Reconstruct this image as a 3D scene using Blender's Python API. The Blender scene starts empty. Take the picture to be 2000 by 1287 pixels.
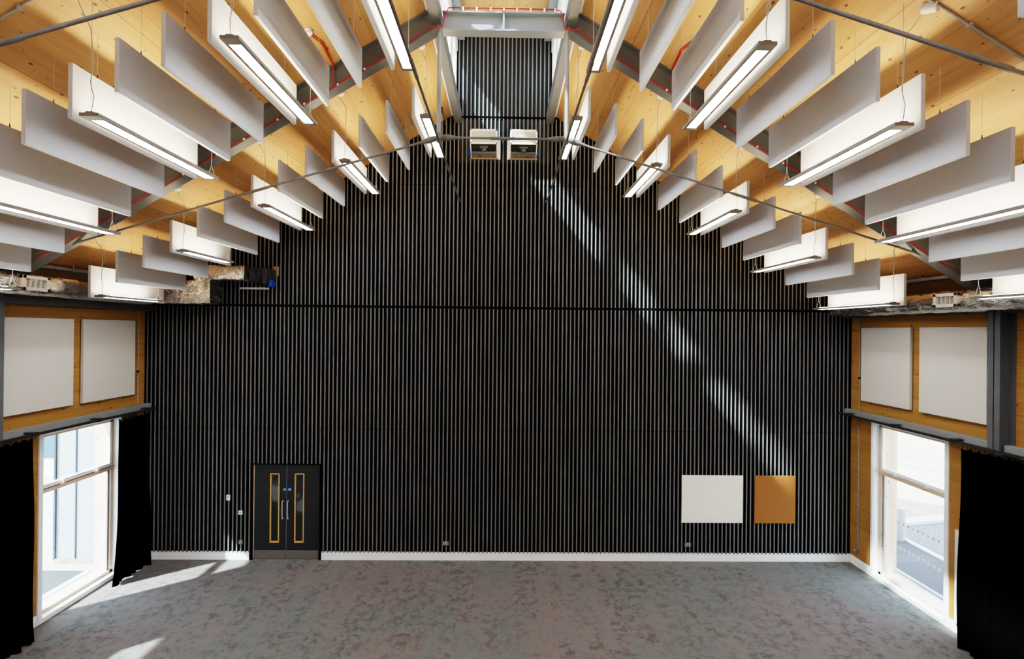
import bpy, math, random
from math import sin, cos, pi, sqrt, radians, floor
from mathutils import Matrix, Vector, noise

random.seed(7)
COL = bpy.context.scene.collection
SC = bpy.context.scene

# ------------------------------------------------------------------ mesh helpers
class MB:
    def __init__(self):
        self.v = []; self.f = []; self.s = []
    def add(self, vs, fs, smooth=False):
        b = len(self.v)
        self.v += [tuple(p) for p in vs]
        self.f += [tuple(b + i for i in f) for f in fs]
        self.s += [smooth] * len(fs)
        return self
    def box(self, x0, x1, y0, y1, z0, z1):
        if x0 > x1: x0, x1 = x1, x0
        if y0 > y1: y0, y1 = y1, y0
        if z0 > z1: z0, z1 = z1, z0
        vs = [(x0,y0,z0),(x1,y0,z0),(x1,y1,z0),(x0,y1,z0),(x0,y0,z1),(x1,y0,z1),(x1,y1,z1),(x0,y1,z1)]
        return self.add(vs, [(0,3,2,1),(4,5,6,7),(0,1,5,4),(1,2,6,5),(2,3,7,6),(3,0,4,7)])
    def bevbox(self, x0, x1, y0, y1, z0, z1, b=.004):
        """box with chamfered vertical and horizontal edges"""
        if x0 > x1: x0, x1 = x1, x0
        if y0 > y1: y0, y1 = y1, y0
        if z0 > z1: z0, z1 = z1, z0
        b = min(b, (x1-x0)*.45, (y1-y0)*.45, (z1-z0)*.45)
        def ring(o, z):
            return [(x0+o,y0,z) if False else p for p in
                    [(x0+b+o*0,y0+o,z),(x1-b,y0+o,z),(x1-o,y0+b,z),(x1-o,y1-b,z),(x1-b,y1-o,z),(x0+b,y1-o,z),(x0+o,y1-b,z),(x0+o,y0+b,z)]]
        rs = [ring(b, z0), ring(0, z0+b), ring(0, z1-b), ring(b, z1)]
        vs = sum(rs, [])
        fs = [tuple(range(7,-1,-1)), tuple(range(24,32))]
        for r in range(3):
            for i in range(8):
                j = (i+1) % 8
                fs.append((r*8+i, r*8+j, r*8+8+j, r*8+8+i))
        return self.add(vs, fs)
    def prism(self, poly, ax, a0, a1):
        """polygon (2D, ccw) extruded along axis ax ('x','y','z') from a0 to a1"""
        n = len(poly)
        def P(p, a):
            if ax == 'y': return (p[0], a, p[1])
            if ax == 'x': return (a, p[0], p[1])
            return (p[0], p[1], a)
        vs = [P(p, a0) for p in poly] + [P(p, a1) for p in poly]
        fs = [tuple(range(n)), tuple(range(2*n-1, n-1, -1))]
        for i in range(n):
            j = (i+1) % n
            fs.append((i, n+i, n+j, j))
        return self.add(vs, fs)
    def tube(self, pts, r, n=8, cap=True):
        pts = [Vector(p) for p in pts]
        rr = r if isinstance(r, (list, tuple)) else [r]*len(pts)
        rings = []; up = None
        for i, p in enumerate(pts):
            if i == 0: d = pts[1]-p
            elif i == len(pts)-1: d = p-pts[i-1]
            else: d = (pts[i+1]-p).normalized() + (p-pts[i-1]).normalized()
            if d.length < 1e-9: d = Vector((0,0,1))
            d.normalize()
            if up is None:
                up = Vector((0,0,1)) if abs(d.z) < .9 else Vector((1,0,0))
            a = (up - d*up.dot(d))
            if a.length < 1e-6: a = Vector((1,0,0)) - d*d.x
            a.normalize(); up = a
            b = d.cross(a)
            rings.append([p + (a*cos(2*pi*k/n) + b*sin(2*pi*k/n))*rr[i] for k in range(n)])
        vs = sum(rings, []); fs = []
        for i in range(len(pts)-1):
            for k in range(n):
                l = (k+1) % n
                fs.append((i*n+k, i*n+l, (i+1)*n+l, (i+1)*n+k))
        self.add(vs, fs, True)
        if cap:
            self.add(rings[0], [tuple(range(n-1,-1,-1))]); self.add(rings[-1], [tuple(range(n))])
        return self
    def lathe(self, prof, n=20, loc=(0,0,0), axis=(0,0,1)):
        """profile [(r,h)] turned round an axis"""
        ax = Vector(axis).normalized()
        a = Vector((1,0,0)) if abs(ax.x) < .9 else Vector((0,1,0))
        a = (a - ax*a.dot(ax)).normalized(); b = ax.cross(a); L = Vector(loc)
        vs = []; fs = []
        for (r, h) in prof:
            vs += [L + ax*h + (a*cos(2*pi*k/n)+b*sin(2*pi*k/n))*r for k in range(n)]
        for i in range(len(prof)-1):
            for k in range(n):
                l = (k+1) % n
                fs.append((i*n+k, i*n+l, (i+1)*n+l, (i+1)*n+k))
        self.add(vs, fs, True)
        self.add(vs[:n], [tuple(range(n-1,-1,-1))]); self.add(vs[-n:], [tuple(range(n))])
        return self
    def quad(self, a, b, c, d):
        return self.add([a,b,c,d], [(0,1,2,3)])
    def mesh(self, name, mat):
        me = bpy.data.meshes.new(name)
        me.from_pydata(self.v, [], self.f)
        me.polygons.foreach_set('use_smooth', self.s)
        if mat: me.materials.append(mat)
        me.update()
        return me

def obj(name, mb, mat=None, parent=None, loc=None):
    me = mb.mesh(name, mat) if isinstance(mb, MB) else mb
    o = bpy.data.objects.new(name, me); COL.objects.link(o)
    if parent: o.parent = parent
    if loc: o.location = loc
    return o
def empty(name, loc=(0,0,0)):
    o = bpy.data.objects.new(name, None); COL.objects.link(o); o.location = loc
    o.empty_display_size = .1
    return o
def tag(o, label, cat, group=None, kind=None):
    o['label'] = label; o['category'] = cat
    if group: o['group'] = group
    if kind: o['kind'] = kind
    return o
def struct(o, label=None, cat=None):
    o['kind'] = 'structure'
    if label: o['label'] = label
    if cat: o['category'] = cat
    return o
def dup(o, parent=None):
    c = o.copy(); COL.objects.link(c)
    if parent: c.parent = parent
    for ch in list(o.children):
        if not ch.name.startswith(('power_cord', 'ceiling_rose')): dup(ch, c)
    return c

# ------------------------------------------------------------------ materials
def mat(name, col=(.5,.5,.5), rough=.6, metal=0., spec=.5, emit=None, estr=0.):
    m = bpy.data.materials.new(name); m.use_nodes = True
    b = m.node_tree.nodes['Principled BSDF']
    b.inputs['Base Color'].default_value = (*col, 1); b.inputs['Roughness'].default_value = rough
    b.inputs['Metallic'].default_value = metal; b.inputs['Specular IOR Level'].default_value = spec
    if emit:
        b.inputs['Emission Color'].default_value = (*emit, 1); b.inputs['Emission Strength'].default_value = estr
    return m
class NT:
    def __init__(s, m): s.t = m.node_tree; s.n = s.t.nodes; s.l = s.t.links
    def new(s, kind, **kw):
        n = s.n.new(kind)
        for k, v in kw.items(): setattr(n, k, v)
        return n
    def link(s, a, b): s.l.new(a, b)
    def math(s, op, a, b=None, c=None, clamp=False):
        n = s.new('ShaderNodeMath', operation=op); n.use_clamp = clamp
        for i, v in enumerate((a, b, c)):
            if v is None: continue
            if isinstance(v, (int, float)): n.inputs[i].default_value = v
            else: s.link(v, n.inputs[i])
        return n.outputs[0]
    def mix(s, fac, a, b, mode='MIX'):
        n = s.new('ShaderNodeMix', data_type='RGBA', blend_type=mode)
        for k, v in ((0, fac), (6, a), (7, b)):
            if isinstance(v, (int, float)): n.inputs[k].default_value = v
            elif isinstance(v, tuple): n.inputs[k].default_value = (*v, 1)
            else: s.link(v, n.inputs[k])
        return n.outputs[2]
    def noise(s, vec, scale, detail=4, rough=.5, dist=0., dim='3D'):
        n = s.new('ShaderNodeTexNoise', noise_dimensions=dim)
        n.inputs['Scale'].default_value = scale; n.inputs['Detail'].default_value = detail
        n.inputs['Roughness'].default_value = rough; n.inputs['Distortion'].default_value = dist
        if vec is not None: s.link(vec, n.inputs['Vector'])
        return n.outputs['Fac']
    def comb(s, x, y, z):
        n = s.new('ShaderNodeCombineXYZ')
        for i, v in enumerate((x, y, z)):
            if isinstance(v, (int, float)): n.inputs[i].default_value = v
            else: s.link(v, n.inputs[i])
        return n.outputs[0]
    def rng(s, v, a, b, c=0., d=1.):
        n = s.new('ShaderNodeMapRange'); n.inputs[1].default_value = a; n.inputs[2].default_value = b
        n.inputs[3].default_value = c; n.inputs[4].default_value = d; s.link(v, n.inputs[0]); return n.outputs[0]

def wood(name, ax, az, light=(.53,.302,.134), dark=(.365,.188,.073), board=.19, ay=0., lx=0., lz=0.):
    """softwood boards running along Y (or along lx,lz): across = ax*x + ay*y + az*z"""
    m = mat(name, light, .55, spec=.25); t = NT(m); b = t.n['Principled BSDF']
    tc = t.new('ShaderNodeTexCoord'); sp = t.new('ShaderNodeSeparateXYZ'); t.link(tc.outputs['Object'], sp.inputs[0])
    ac = t.math('ADD', t.math('MULTIPLY', sp.outputs[0], ax), t.math('MULTIPLY', sp.outputs[2], az))
    if ay: ac = t.math('ADD', ac, t.math('MULTIPLY', sp.outputs[1], ay))
    if lx or lz:
        al = t.math('ADD', t.math('MULTIPLY', sp.outputs[0], lx), t.math('MULTIPLY', sp.outputs[2], lz))
    else: al = sp.outputs[1]
    bi = t.math('FLOOR', t.math('DIVIDE', ac, board))
    wn = t.new('ShaderNodeTexWhiteNoise', noise_dimensions='1D'); t.link(bi, wn.inputs['W'])
    off = t.math('MULTIPLY', wn.outputs[0], 37.)
    al2 = t.math('ADD', al, off)
    g = t.noise(t.comb(t.math('MULTIPLY', ac, 26.), t.math('MULTIPLY', al2, .8), 0.), 1., 5, .6, .6)
    g2 = t.noise(t.comb(t.math('MULTIPLY', ac, 4.), t.math('MULTIPLY', al2, .35), 0.), 1., 3, .5, .3)
    c = t.mix(t.rng(g, .35, .75), light, dark)
    c = t.mix(t.rng(g2, .3, .75, 0., .55), c, (dark[0]*.95, dark[1]*.92, dark[2]*.9))
    c = t.mix(t.math('MULTIPLY', wn.outputs[0], .35), c, (light[0]*1.15, light[1]*1.18, light[2]*1.25))
    # knots
    vo = t.new('ShaderNodeTexVoronoi', voronoi_dimensions='2D', feature='F1')
    t.link(t.comb(t.math('MULTIPLY', ac, 6.5), t.math('MULTIPLY', al2, 3.6), 0.), vo.inputs['Vector'])
    vo.inputs['Scale'].default_value = 1.; vo.inputs['Randomness'].default_value = 1.
    vs = t.new('ShaderNodeSeparateColor'); t.link(vo.outputs['Color'], vs.inputs[0])
    rad = t.math('MULTIPLY', t.math('POWER', vs.outputs[0], 1.8), .11)
    k = t.math('SUBTRACT', 1., t.math('DIVIDE', vo.outputs['Distance'], t.math('ADD', rad, .012)), clamp=True)
    k = t.rng(k, .0, .35)
    k = t.math('MULTIPLY', k, t.math('GREATER_THAN', vs.outputs[1], .15))
    c = t.mix(t.math('MULTIPLY', k, .9), c, (.10,.042,.016))
    # board and panel joints
    fr = t.math('FRACT', t.math('DIVIDE', ac, board))
    j = t.math('LESS_THAN', fr, .012)
    c = t.mix(t.math('MULTIPLY', j, .22), c, (.12,.06,.02))
    fr2 = t.math('FRACT', t.math('DIVIDE', ac, board*6.))
    c = t.mix(t.math('MULTIPLY', t.math('LESS_THAN', fr2, .006), .75), c, (.1,.05,.02))
    t.link(c, b.inputs['Base Color'])
    return m

def speck(name, c1, c2, scale, rough=.9, bump=0., detail=6, lo=.35, hi=.65, spec=.2):
    m = mat(name, c1, rough, spec=spec); t = NT(m); b = t.n['Principled BSDF']
    tc = t.new('ShaderNodeTexCoord')
    f = t.noise(tc.outputs['Object'], scale, detail, .65)
    t.link(t.mix(t.rng(f, lo, hi), c1, c2), b.inputs['Base Color'])
    if bump:
        bp = t.new('ShaderNodeBump'); bp.inputs['Strength'].default_value = bump; bp.inputs['Distance'].default_value = .02
        t.link(f, bp.inputs['Height']); t.link(bp.outputs[0], b.inputs['Normal'])
    return m

def carpet_mat():
    m = mat('carpet', (.15,.14,.13), .95, spec=.1); t = NT(m); b = t.n['Principled BSDF']
    tc = t.new('ShaderNodeTexCoord'); sp = t.new('ShaderNodeSeparateXYZ'); t.link(tc.outputs['Object'], sp.inputs[0])
    px = t.math('FLOOR', t.math('DIVIDE', sp.outputs[0], .25))
    st = t.math('MULTIPLY', t.math('FRACT', t.math('MULTIPLY', px, .37)), 1.)
    py = t.math('FLOOR', t.math('ADD', t.math('DIVIDE', sp.outputs[1], 1.0), st))
    wn = t.new('ShaderNodeTexWhiteNoise', noise_dimensions='2D'); t.link(t.comb(px, py, 0.), wn.inputs['Vector'])
    sw = t.new('ShaderNodeSeparateColor'); t.link(wn.outputs['Color'], sw.inputs[0])
    off = t.comb(t.math('MULTIPLY', sw.outputs[0], 31.), t.math('MULTIPLY', sw.outputs[1], 17.), 0.)
    va = t.new('ShaderNodeVectorMath', operation='ADD'); t.link(tc.outputs['Object'], va.inputs[0]); t.link(off, va.inputs[1])
    big = t.noise(tc.outputs['Object'], .42, 2, .5)
    tint = t.rng(t.math('ADD', big, t.math('MULTIPLY', sw.outputs[2], .16)), .50, .66)
    base = t.mix(tint, (.208,.186,.178), (.182,.188,.178))
    blot = t.noise(va.outputs[0], 5.2, 8, .78, .35)
    dk = t.rng(blot, .48, .57)
    dk = t.math('MULTIPLY', dk, t.rng(sw.outputs[1], .15, .75, .25, .75))
    base = t.mix(dk, base, t.mix(tint, (.102,.090,.086), (.082,.087,.080)))
    fine = t.noise(va.outputs[0], 60., 3, .7)
    base = t.mix(t.rng(fine, .3, .7, 0., .35), base, (.045,.042,.040))
    lt = t.noise(va.outputs[0], 9., 5, .7, .8)
    base = t.mix(t.rng(lt, .55, .7, 0., .3), base, (.21,.195,.185))
    t.link(base, b.inputs['Base Color'])
    return m

def foil_mat():
    m = mat('aluminium_foil', (.74,.71,.67), .22, 1.0); t = NT(m); b = t.n['Principled BSDF']
    tc = t.new('ShaderNodeTexCoord')
    mp = t.new('ShaderNodeMapping'); mp.inputs['Scale'].default_value = (1.2, .55, 1.2); t.link(tc.outputs['Object'], mp.inputs[0])
    f = t.noise(mp.outputs[0], 7., 5, .6, 1.3)
    vo = t.new('ShaderNodeTexVoronoi', feature='DISTANCE_TO_EDGE'); vo.inputs['Scale'].default_value = 6.; t.link(mp.outputs[0], vo.inputs['Vector'])
    h = t.math('ADD', t.math('MULTIPLY', f, 1.0), t.math('MULTIPLY', vo.outputs['Distance'], .5))
    bp = t.new('ShaderNodeBump'); bp.inputs['Strength'].default_value = .85; bp.inputs['Distance'].default_value = .035
    t.link(h, bp.inputs['Height']); t.link(bp.outputs[0], b.inputs['Normal'])
    t.link(t.rng(f, .3, .7, .16, .34), b.inputs['Roughness'])
    return m

def glass_mat(name='pane_glass', tint=(.93,.97,.97), refl=.05):
    m = bpy.data.materials.new(name); m.use_nodes = True; t = NT(m)
    t.n.remove(t.n['Principled BSDF']); out = t.n['Material Output']
    tr = t.new('ShaderNodeBsdfTransparent'); tr.inputs[0].default_value = (*tint, 1)
    gl = t.new('ShaderNodeBsdfGlossy'); gl.inputs['Roughness'].default_value = .02
    lw = t.new('ShaderNodeLayerWeight'); lw.inputs[0].default_value = .5
    mx = t.new('ShaderNodeMixShader')
    t.link(t.math('ADD', t.math('MULTIPLY', t.math('POWER', lw.outputs['Facing'], 5.), .35), refl*.8), mx.inputs[0])
    t.link(tr.outputs[0], mx.inputs[1]); t.link(gl.outputs[0], mx.inputs[2]); t.link(mx.outputs[0], out.inputs[0])
    return m

L_UP, L_DN = 38., 23.
WARM = (1., .80, .55)
M = dict(
    ceil_l=wood('roof_boards_left', 1.16, 0.), ceil_r=wood('roof_boards_right', 1.16, 0.),
    wallwood=wood('wall_boards', 0., 1., light=(.42,.215,.056), dark=(.28,.13,.03), board=.22),
    lanternwood=wood('lantern_boards', 1., 0., light=(.66,.42,.2), dark=(.5,.29,.12)),
    pine=wood('pine_frame', 1., 0., light=(.70,.53,.40), dark=(.60,.43,.30), board=.4, lz=1.),
    carpet=carpet_mat(), foil=foil_mat(), glass=glass_mat(),
    black=mat('black_backing', (.0028,.0032,.0036), .9, spec=.05),
    backing_lit=speck('black_backing_lit', (.030,.033,.036), (.024,.027,.03), 4., .9, spec=.05),  # lighter copy of the black backing, lantern daylight put into its colour
    slat=speck('grey_slat', (.185,.184,.182), (.162,.161,.159), 3., .5),
    white=speck('white_paint', (.80,.80,.79), (.77,.77,.76), 2., .45),
    whitetrim=speck('white_trim_paint', (.93,.94,.94), (.91,.92,.92), 2., .4),
    baffle=speck('acoustic_felt', (.50,.52,.545), (.475,.495,.52), 30., .95),
    panel=speck('panel_fabric', (.61,.565,.50), (.585,.54,.475), 18., .95),
    steel=speck('grey_steel_paint', (.11,.115,.118), (.096,.10,.103), 5., .45),
    steel_lt=speck('light_steel_paint', (.24,.27,.30), (.22,.25,.275), 5., .4),
    rod=speck('rod_paint', (.17,.165,.16), (.14,.135,.13), 20., .42),
    rail=speck('rail_paint', (.22,.225,.22), (.2,.205,.2), 6., .5),
    housing=speck('lamp_housing', (.20,.185,.17), (.17,.16,.147), 8., .45),
    lampface=mat('lamp_diffuser', (.9,.9,.9), .5, emit=(.92,.96,1.), estr=L_DN),
    lampup=mat('lamp_uplight', (.9,.9,.9), .5, emit=WARM, estr=L_UP),
    wire=mat('steel_wire', (.5,.5,.48), .35, .8), cord=speck('grey_cord', (.42,.41,.39), (.38,.37,.35), 20., .6),
    darkmetal=speck('dark_metal', (.03,.03,.032), (.022,.022,.024), 12., .5),
    galv=speck('galvanised_steel', (.34,.345,.345), (.26,.265,.27), 14., .35), 
    plastic=speck('white_plastic', (.8,.79,.76), (.78,.77,.74), 10., .4),
    red=speck('red_cable', (.42,.013,.015), (.34,.011,.013), 10., .45),
    blue=speck('blue_actuator', (.012,.05,.30), (.01,.04,.25), 10., .45),
    curtain=speck('black_velvet', (.0011,.0011,.0013), (.0008,.0008,.0009), 6., 1., spec=0.),
    door=speck('charcoal_laminate', (.028,.028,.029), (.024,.024,.025), 4., .5),
    chrome=speck('brushed_steel', (.5,.49,.47), (.44,.43,.41), 30., .32),
    kick=speck('kick_plate_steel', (.15,.14,.128), (.13,.12,.11), 20., .4),
    bead=wood('oak_bead', 1., 0., light=(.62,.36,.13), dark=(.5,.27,.09), board=.5, lz=1.),
    darkglass=mat('door_glass', (.012,.016,.016), .06, spec=.8),
    sign=speck('blue_sign', (.03,.22,.62), (.025,.2,.58), 10., .4), signwhite=speck('sign_lettering', (.85,.88,.9), (.82,.85,.87), 10., .5),
    socket=speck('grey_socket', (.16,.16,.165), (.14,.14,.145), 10., .4),
    board=speck('whiteboard_face', (.95,.91,.82), (.93,.89,.80), 2., .25),
    cork=speck('tan_pinboard', (.34,.14,.04), (.30,.12,.033), 26., .9),
    tiny=speck('ink', (.05,.05,.06), (.04,.04,.05), 9., .6),
    cordlight=speck('louvre_blade', (.66,.645,.61), (.62,.605,.57), 6., .5),
    radiator=speck('radiator_enamel', (.78,.78,.77), (.75,.75,.74), 4., .4),
    metalgrey=speck('unit_grey', (.13,.13,.125), (.10,.10,.095), 9., .5),
    motor=speck('unit_interior', (.035,.033,.03), (.025,.024,.022), 9., .6),
    louvre=speck('louvre_white', (.86,.84,.80), (.82,.80,.77), 5., .45),
    clad=speck('blue_grey_cladding', (.30,.35,.41), (.27,.32,.38), 1.2, .5),
    seam=speck('cladding_seam', (.06,.08,.10), (.05,.07,.09), 5., .6),
    farglass=mat('distant_glazing', (.05,.09,.12), .15),
    asphalt=speck('asphalt', (.08,.083,.087), (.06,.064,.068), 24., .9), 
    asphalt2=speck('asphalt_chippings', (.18,.184,.188), (.11,.113,.116), 16., .9),
    paving=speck('pale_paving', (.42,.41,.39), (.36,.35,.33), 3., .9), kerb=speck('kerb_concrete', (.55,.55,.54), (.48,.48,.47), 6., .85),
    soil=speck('sandy_soil', (.42,.36,.29), (.24,.195,.15), 2.2, 1., lo=.3, hi=.7), gravel=speck('gravel_chips', (.62,.6,.56), (.2,.19,.18), 22., .95, bump=.6),
    bollard=speck('bollard_paint', (.34,.37,.37), (.31,.34,.34), 5., .5),
    ochre=speck('timber_block', (.34,.22,.13), (.28,.18,.10), 9., .8),
)

# ------------------------------------------------------------------ layout
D = 11.56            # face of the slatted wall
HW = 8.0             # half width of the hall
YB = -4.0            # wall behind the camera
RK = .605            # roof slope
def roof(x): return 10.07 - RK*(abs(x)-1.15)
YT = 7.88; YT2 = 3.88    # truss planes
LZ = 11.97           # lantern ceiling
S = (-1, 1); SIDE = {-1: 'left', 1: 'right'}
WIN = [(9.08, 10.86), (5.44, 7.22), (1.80, 3.58)]   # window bays along each side wall
WT = .42             # side wall thickness

# ---- floor
f = obj('floor', MB().box(-HW-.0, HW, YB, D+.25, -.2, 0.), M['carpet']); struct(f, 'grey mottled carpet plank floor', 'floor')

# ---- back wall: black backing with a doorway, pale slats in front
DX0, DX1, DZ = -5.60, -4.03, 2.16
SY0 = D + .04        # backing plane
def top_at(x):
    a = abs(x)
    return LZ if a < 1.05 else min(roof(x), LZ)
mb = MB()
def wallpoly(x0, x1, z0):
    xs = [x0] + [x for x in (-1.15, -1.06, 1.06, 1.15) if x0 < x < x1] + [x1]
    tops = []
    for x in xs: tops.append((x, LZ+.1 if abs(x) < 1.1 else roof(x)+.05))
    mb.prism([(x0, z0), (x1, z0)] + tops[::-1], 'y', SY0, SY0+.25)
wallpoly(-HW, DX0, 0.); wallpoly(DX1, HW, 0.); wallpoly(DX0, DX1, DZ)
wb = obj('wall_back', mb, M['black']); struct(wb, 'black end wall clad with vertical grey slats', 'wall')
mb = MB(); bt = MB()
PITCH = .0919; x00 = -1.021
joints = [(2.945, 2.952), (5.68, 5.735), (8.465, 8.472), (9.985, 10.035)]
n = int((HW+x00)/PITCH)
k0 = -int((HW+x00-.03)/PITCH)
for k in range(k0, 200):
    x = x00 + k*PITCH
    if x > HW-.02: break
    z = DZ+.005 if DX0-.01 < x < DX1+.01 else .17
    zt = min(top_at(x-.014), top_at(x+.014)) - .002
    cuts = [z]
    for a, b in joints:
        if z < a and b < zt: cuts += [a, b]
    cuts.append(zt)
    for i in range(0, len(cuts), 2):
        mb.box(x-.0135, x+.0135, D, D+.006, cuts[i], cuts[i+1]); bt.box(x-.0135, x+.0135, D+.006, SY0-.007, cuts[i]+.004, cuts[i+1]-.002)
obj('slat_cladding', mb, M['slat'], wb); obj('slat_batten', bt, M['black'], wb)
mb = MB()
for a, b in joints[1:2]: mb.box(-HW, HW, D+.018, SY0, a-.01, b+.01)
mb.box(-1.05, 1.05, D+.018, SY0, 9.975, 10.045)
obj('dark_rail', mb, M['black'], wb)
mb = MB(); mb.box(-1.055, 1.055, SY0-.006, SY0+.01, 9.0, LZ-.004)
obj('lantern_backing_lit', mb, M['backing_lit'], wb)  # same backing as the wall, coloured paler to look daylit
# baseboards
b_ = obj('baseboard_back', MB().bevbox(DX1+.02, HW-.015, D+.012, SY0+.01, 0., .185, .004), M['whitetrim']); struct(b_)
b_ = obj('baseboard_back', MB().bevbox(-HW+.015, DX0-.02, D+.012, SY0+.01, 0., .185, .004), M['whitetrim']); struct(b_)

# ---- side walls with window openings
def side_wall(s):
    mb = MB(); x0, x1 = s*HW, s*(HW+WT)
    ys = [YB] + sum([list(w) for w in sorted(WIN)], []) + [D+.29]
    for i in range(0, len(ys), 2): mb.box(x0, x1, ys[i], ys[i+1], -.2, 3.30)
    mb.box(x0, x1, YB, D+.29, 3.30, roof(HW)+.15)
    for (a, b) in WIN: mb.box(x0, x1, a, b, -.2, .0)
    w = obj('wall_'+SIDE[s], mb, M['wallwood']); struct(w, SIDE[s]+' side wall of golden laminated timber boards', 'wall')
    # baseboard between the windows
    mb = MB()
    yy = [YB]
    for (a, b) in sorted(WIN): yy += [a-.09, b+.06]
    yy.append(D+.01)
    for i in range(0, len(yy), 2): mb.bevbox(s*HW, s*(HW-.018), yy[i], yy[i+1], 0., .185, .004)
    b = obj('baseboard_'+SIDE[s], mb, M['whitetrim']); struct(b)
for s in S: side_wall(s)
w = obj('wall_rear', MB().box(-HW-WT, HW+WT, YB-.25, YB, -.2, 12.4), M['white']); struct(w, 'plain white wall facing the slatted end wall', 'wall')

# ---- roof slopes
for s in S:
    pts = [(s*1.13, roof(1.13)), (s*(HW+WT+.3), roof(HW+WT+.3)), (s*(HW+WT+.3), roof(HW+WT+.3)+.32), (s*1.13, roof(1.13)+.32)]
    if s < 0: pts = pts[::-1]
    c = obj('ceiling_'+SIDE[s], MB().prism(pts, 'y', YB-.25, D+.3), M['ceil_'+('l' if s < 0 else 'r')])
    struct(c, SIDE[s]+' slope of the knotty timber board ceiling', 'ceiling')
c = obj('ceiling_lantern', MB().box(-1.4, 1.4, YB-.25, D+.3, LZ, LZ+.25), M['lanternwood']); struct(c, 'flat timber soffit of the roof lantern', 'ceiling')

# ---- roof lantern: upstand, glazing, mullions, strips widened to block sun
for s in S:
    mb = MB(); mb.box(s*1.06, s*1.30, YB, D+.1, roof(1.15)-.02, 10.50); mb.box(s*1.06, s*1.30, YB, D+.1, 11.52, LZ+.02)
    w = obj('wall_lantern_'+SIDE[s], mb, M['white']); struct(w)
    wn = empty('window_%d' % (5 if s < 0 else 6)); struct(wn, SIDE[s]+' glazed side of the roof lantern above the ridge beams', 'window')
    fr = MB(); fr.box(s*1.08, s*1.16, YB, D, 10.50, 10.58); fr.box(s*1.08, s*1.16, YB, D, 11.44, 11.52)
    muls_sunblocks = [(11.50, 11.56), (10.22, 10.70), (8.62, 8.94), (7.78, 7.98), (7.05, 7.10), (4.90, 5.60), (3.8, 4.85), (2.6, 2.68), (1.4, 1.48), (.2, .3), (-1.2, -1.1), (-2.6, -2.5)]  # the wide ones are added to block sun and shape its band
    for a, b in muls_sunblocks: fr.box(s*1.08, s*1.17, a, b, 10.56, 11.46)
    obj('window_frame', fr, M['whitetrim'], wn)
    obj('timber_post', MB().box(s*1.10, s*1.06, 11.30, 11.37, 10.5, 11.5), M['pine'], wn)
    obj('window_pane', MB().box(s*1.12, s*1.126, YB, D, 10.54, 11.48), M['glass'], wn)

# ---- side windows
def window(s, idx, w, near=False):
    a, b = w
    t = empty('window_%d' % idx, (s*HW, (a+b)/2, 0)); 
    struct(t, 'tall sash window with pale timber frame in the '+SIDE[s]+' wall'+('' if not near else ', nearer bay'), 'window')
    off = Vector((-s*HW, -(a+b)/2, 0))
    def part(nm, mb, m):
        o = obj(nm, mb, m, t); o.location = off; return o
    X = lambda d: s*(HW+d)
    # white architrave on the wall face and lining in the reveal
    mb = MB()
    mb.bevbox(X(-.025), X(.02), a-.085, a, 0., 3.385, .004); mb.bevbox(X(-.025), X(.02), b, b+.06, 0., 3.385, .004)
    mb.bevbox(X(-.025), X(.02), a, b, 3.30, 3.385, .004)
    mb.box(X(0), X(.16), a, a+.018, .0, 3.30); mb.box(X(0), X(.16), b-.018, b, .0, 3.30); mb.box(X(0), X(.16), a, b, 3.282, 3.30)
    part('window_lining', mb, M['whitetrim'])
    mb = MB(); mb.box(X(.20), X(WT+.01), a, a+.015, .05, 3.30); mb.box(X(.20), X(WT+.01), b-.015, b, .05, 3.30); mb.box(X(.20), X(WT+.01), a, b, 3.285, 3.30)
    part('outer_reveal', mb, M['pine'])
    part('window_sill', MB().bevbox(X(-.03), X(.17), a, b, .0, .085, .006), M['whitetrim'])
    # pine frame
    mb = MB(); x0, x1 = X(.10), X(.20)
    mb.box(x0, x1, a+.018, a+.075, .085, 3.28); mb.box(x0, x1, b-.085, b-.018, .085, 3.28)
    mb.box(x0, x1, a, b, 3.22, 3.282); mb.box(x0, x1, a, b, .085, .14)
    part('window_frame', mb, M['pine'])
    tr = part('transom', MB().bevbox(X(.075), X(.20), a+.018, b-.018, 2.225, 2.315, .006), M['pine'])
    hb = MB()
    for yy in (a+.45, b-.55):
        hb.bevbox(X(.05), X(.078), yy, yy+.09, 2.29, 2.33, .004); hb.bevbox(X(.035), X(.055), yy+.03, yy+.06, 2.30, 2.37, .004)
    o = obj('sash_catch', hb, M['plastic'], tr)
    # upper sash sits inside, white bottom rail
    mb = MB(); mb.box(X(.09), X(.15), a+.07, b-.08, 2.315, 2.37); mb.box(X(.09), X(.15), b-.13, b-.08, 2.37, 3.22); mb.box(X(.09), X(.15), a+.07, a+.11, 2.37, 3.22)
    part('upper_sash', mb, M['whitetrim'])
    part('window_pane', MB().box(X(.155), X(.161), a+.07, b-.08, .14, 3.22), M['glass'])
    part('pane_edge', MB().box(X(.13), X(.155), b-.125, b-.085, .14, 2.225), M['steel_lt'])
    if s > 0 and not near:
        mb = MB()
        for z in (1.37, .845):
            for k in range(9):
                y = b-.52-.12*k
                mb.box(X(.150), X(.1545), y-.028, y+.028, z-.028, z+.028)
        part('glass_marking', mb, M['whitetrim'])
    # outer sill and timber post outside
    part('outer_sill', MB().box(X(.17), X(.55), a-.02, b+.02, -.05, .055), M['kerb'])
    if not near:
        part('outer_post', MB().bevbox(X(.51), X(.68), b+.22, b+.42, -.1, 3.6, .006), M['pine'])
window(-1, 1, WIN[0]); window(1, 2, WIN[0]); window(-1, 3, WIN[1], True); window(1, 4, WIN[1], True)
for s in S:   # third bay closed with the same boards
    o = obj('wall_infill_'+SIDE[s], MB().box(s*(HW+.002), s*(HW+.2), WIN[2][0], WIN[2][1], 0, 3.3), M['wallwood']); struct(o)

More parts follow.
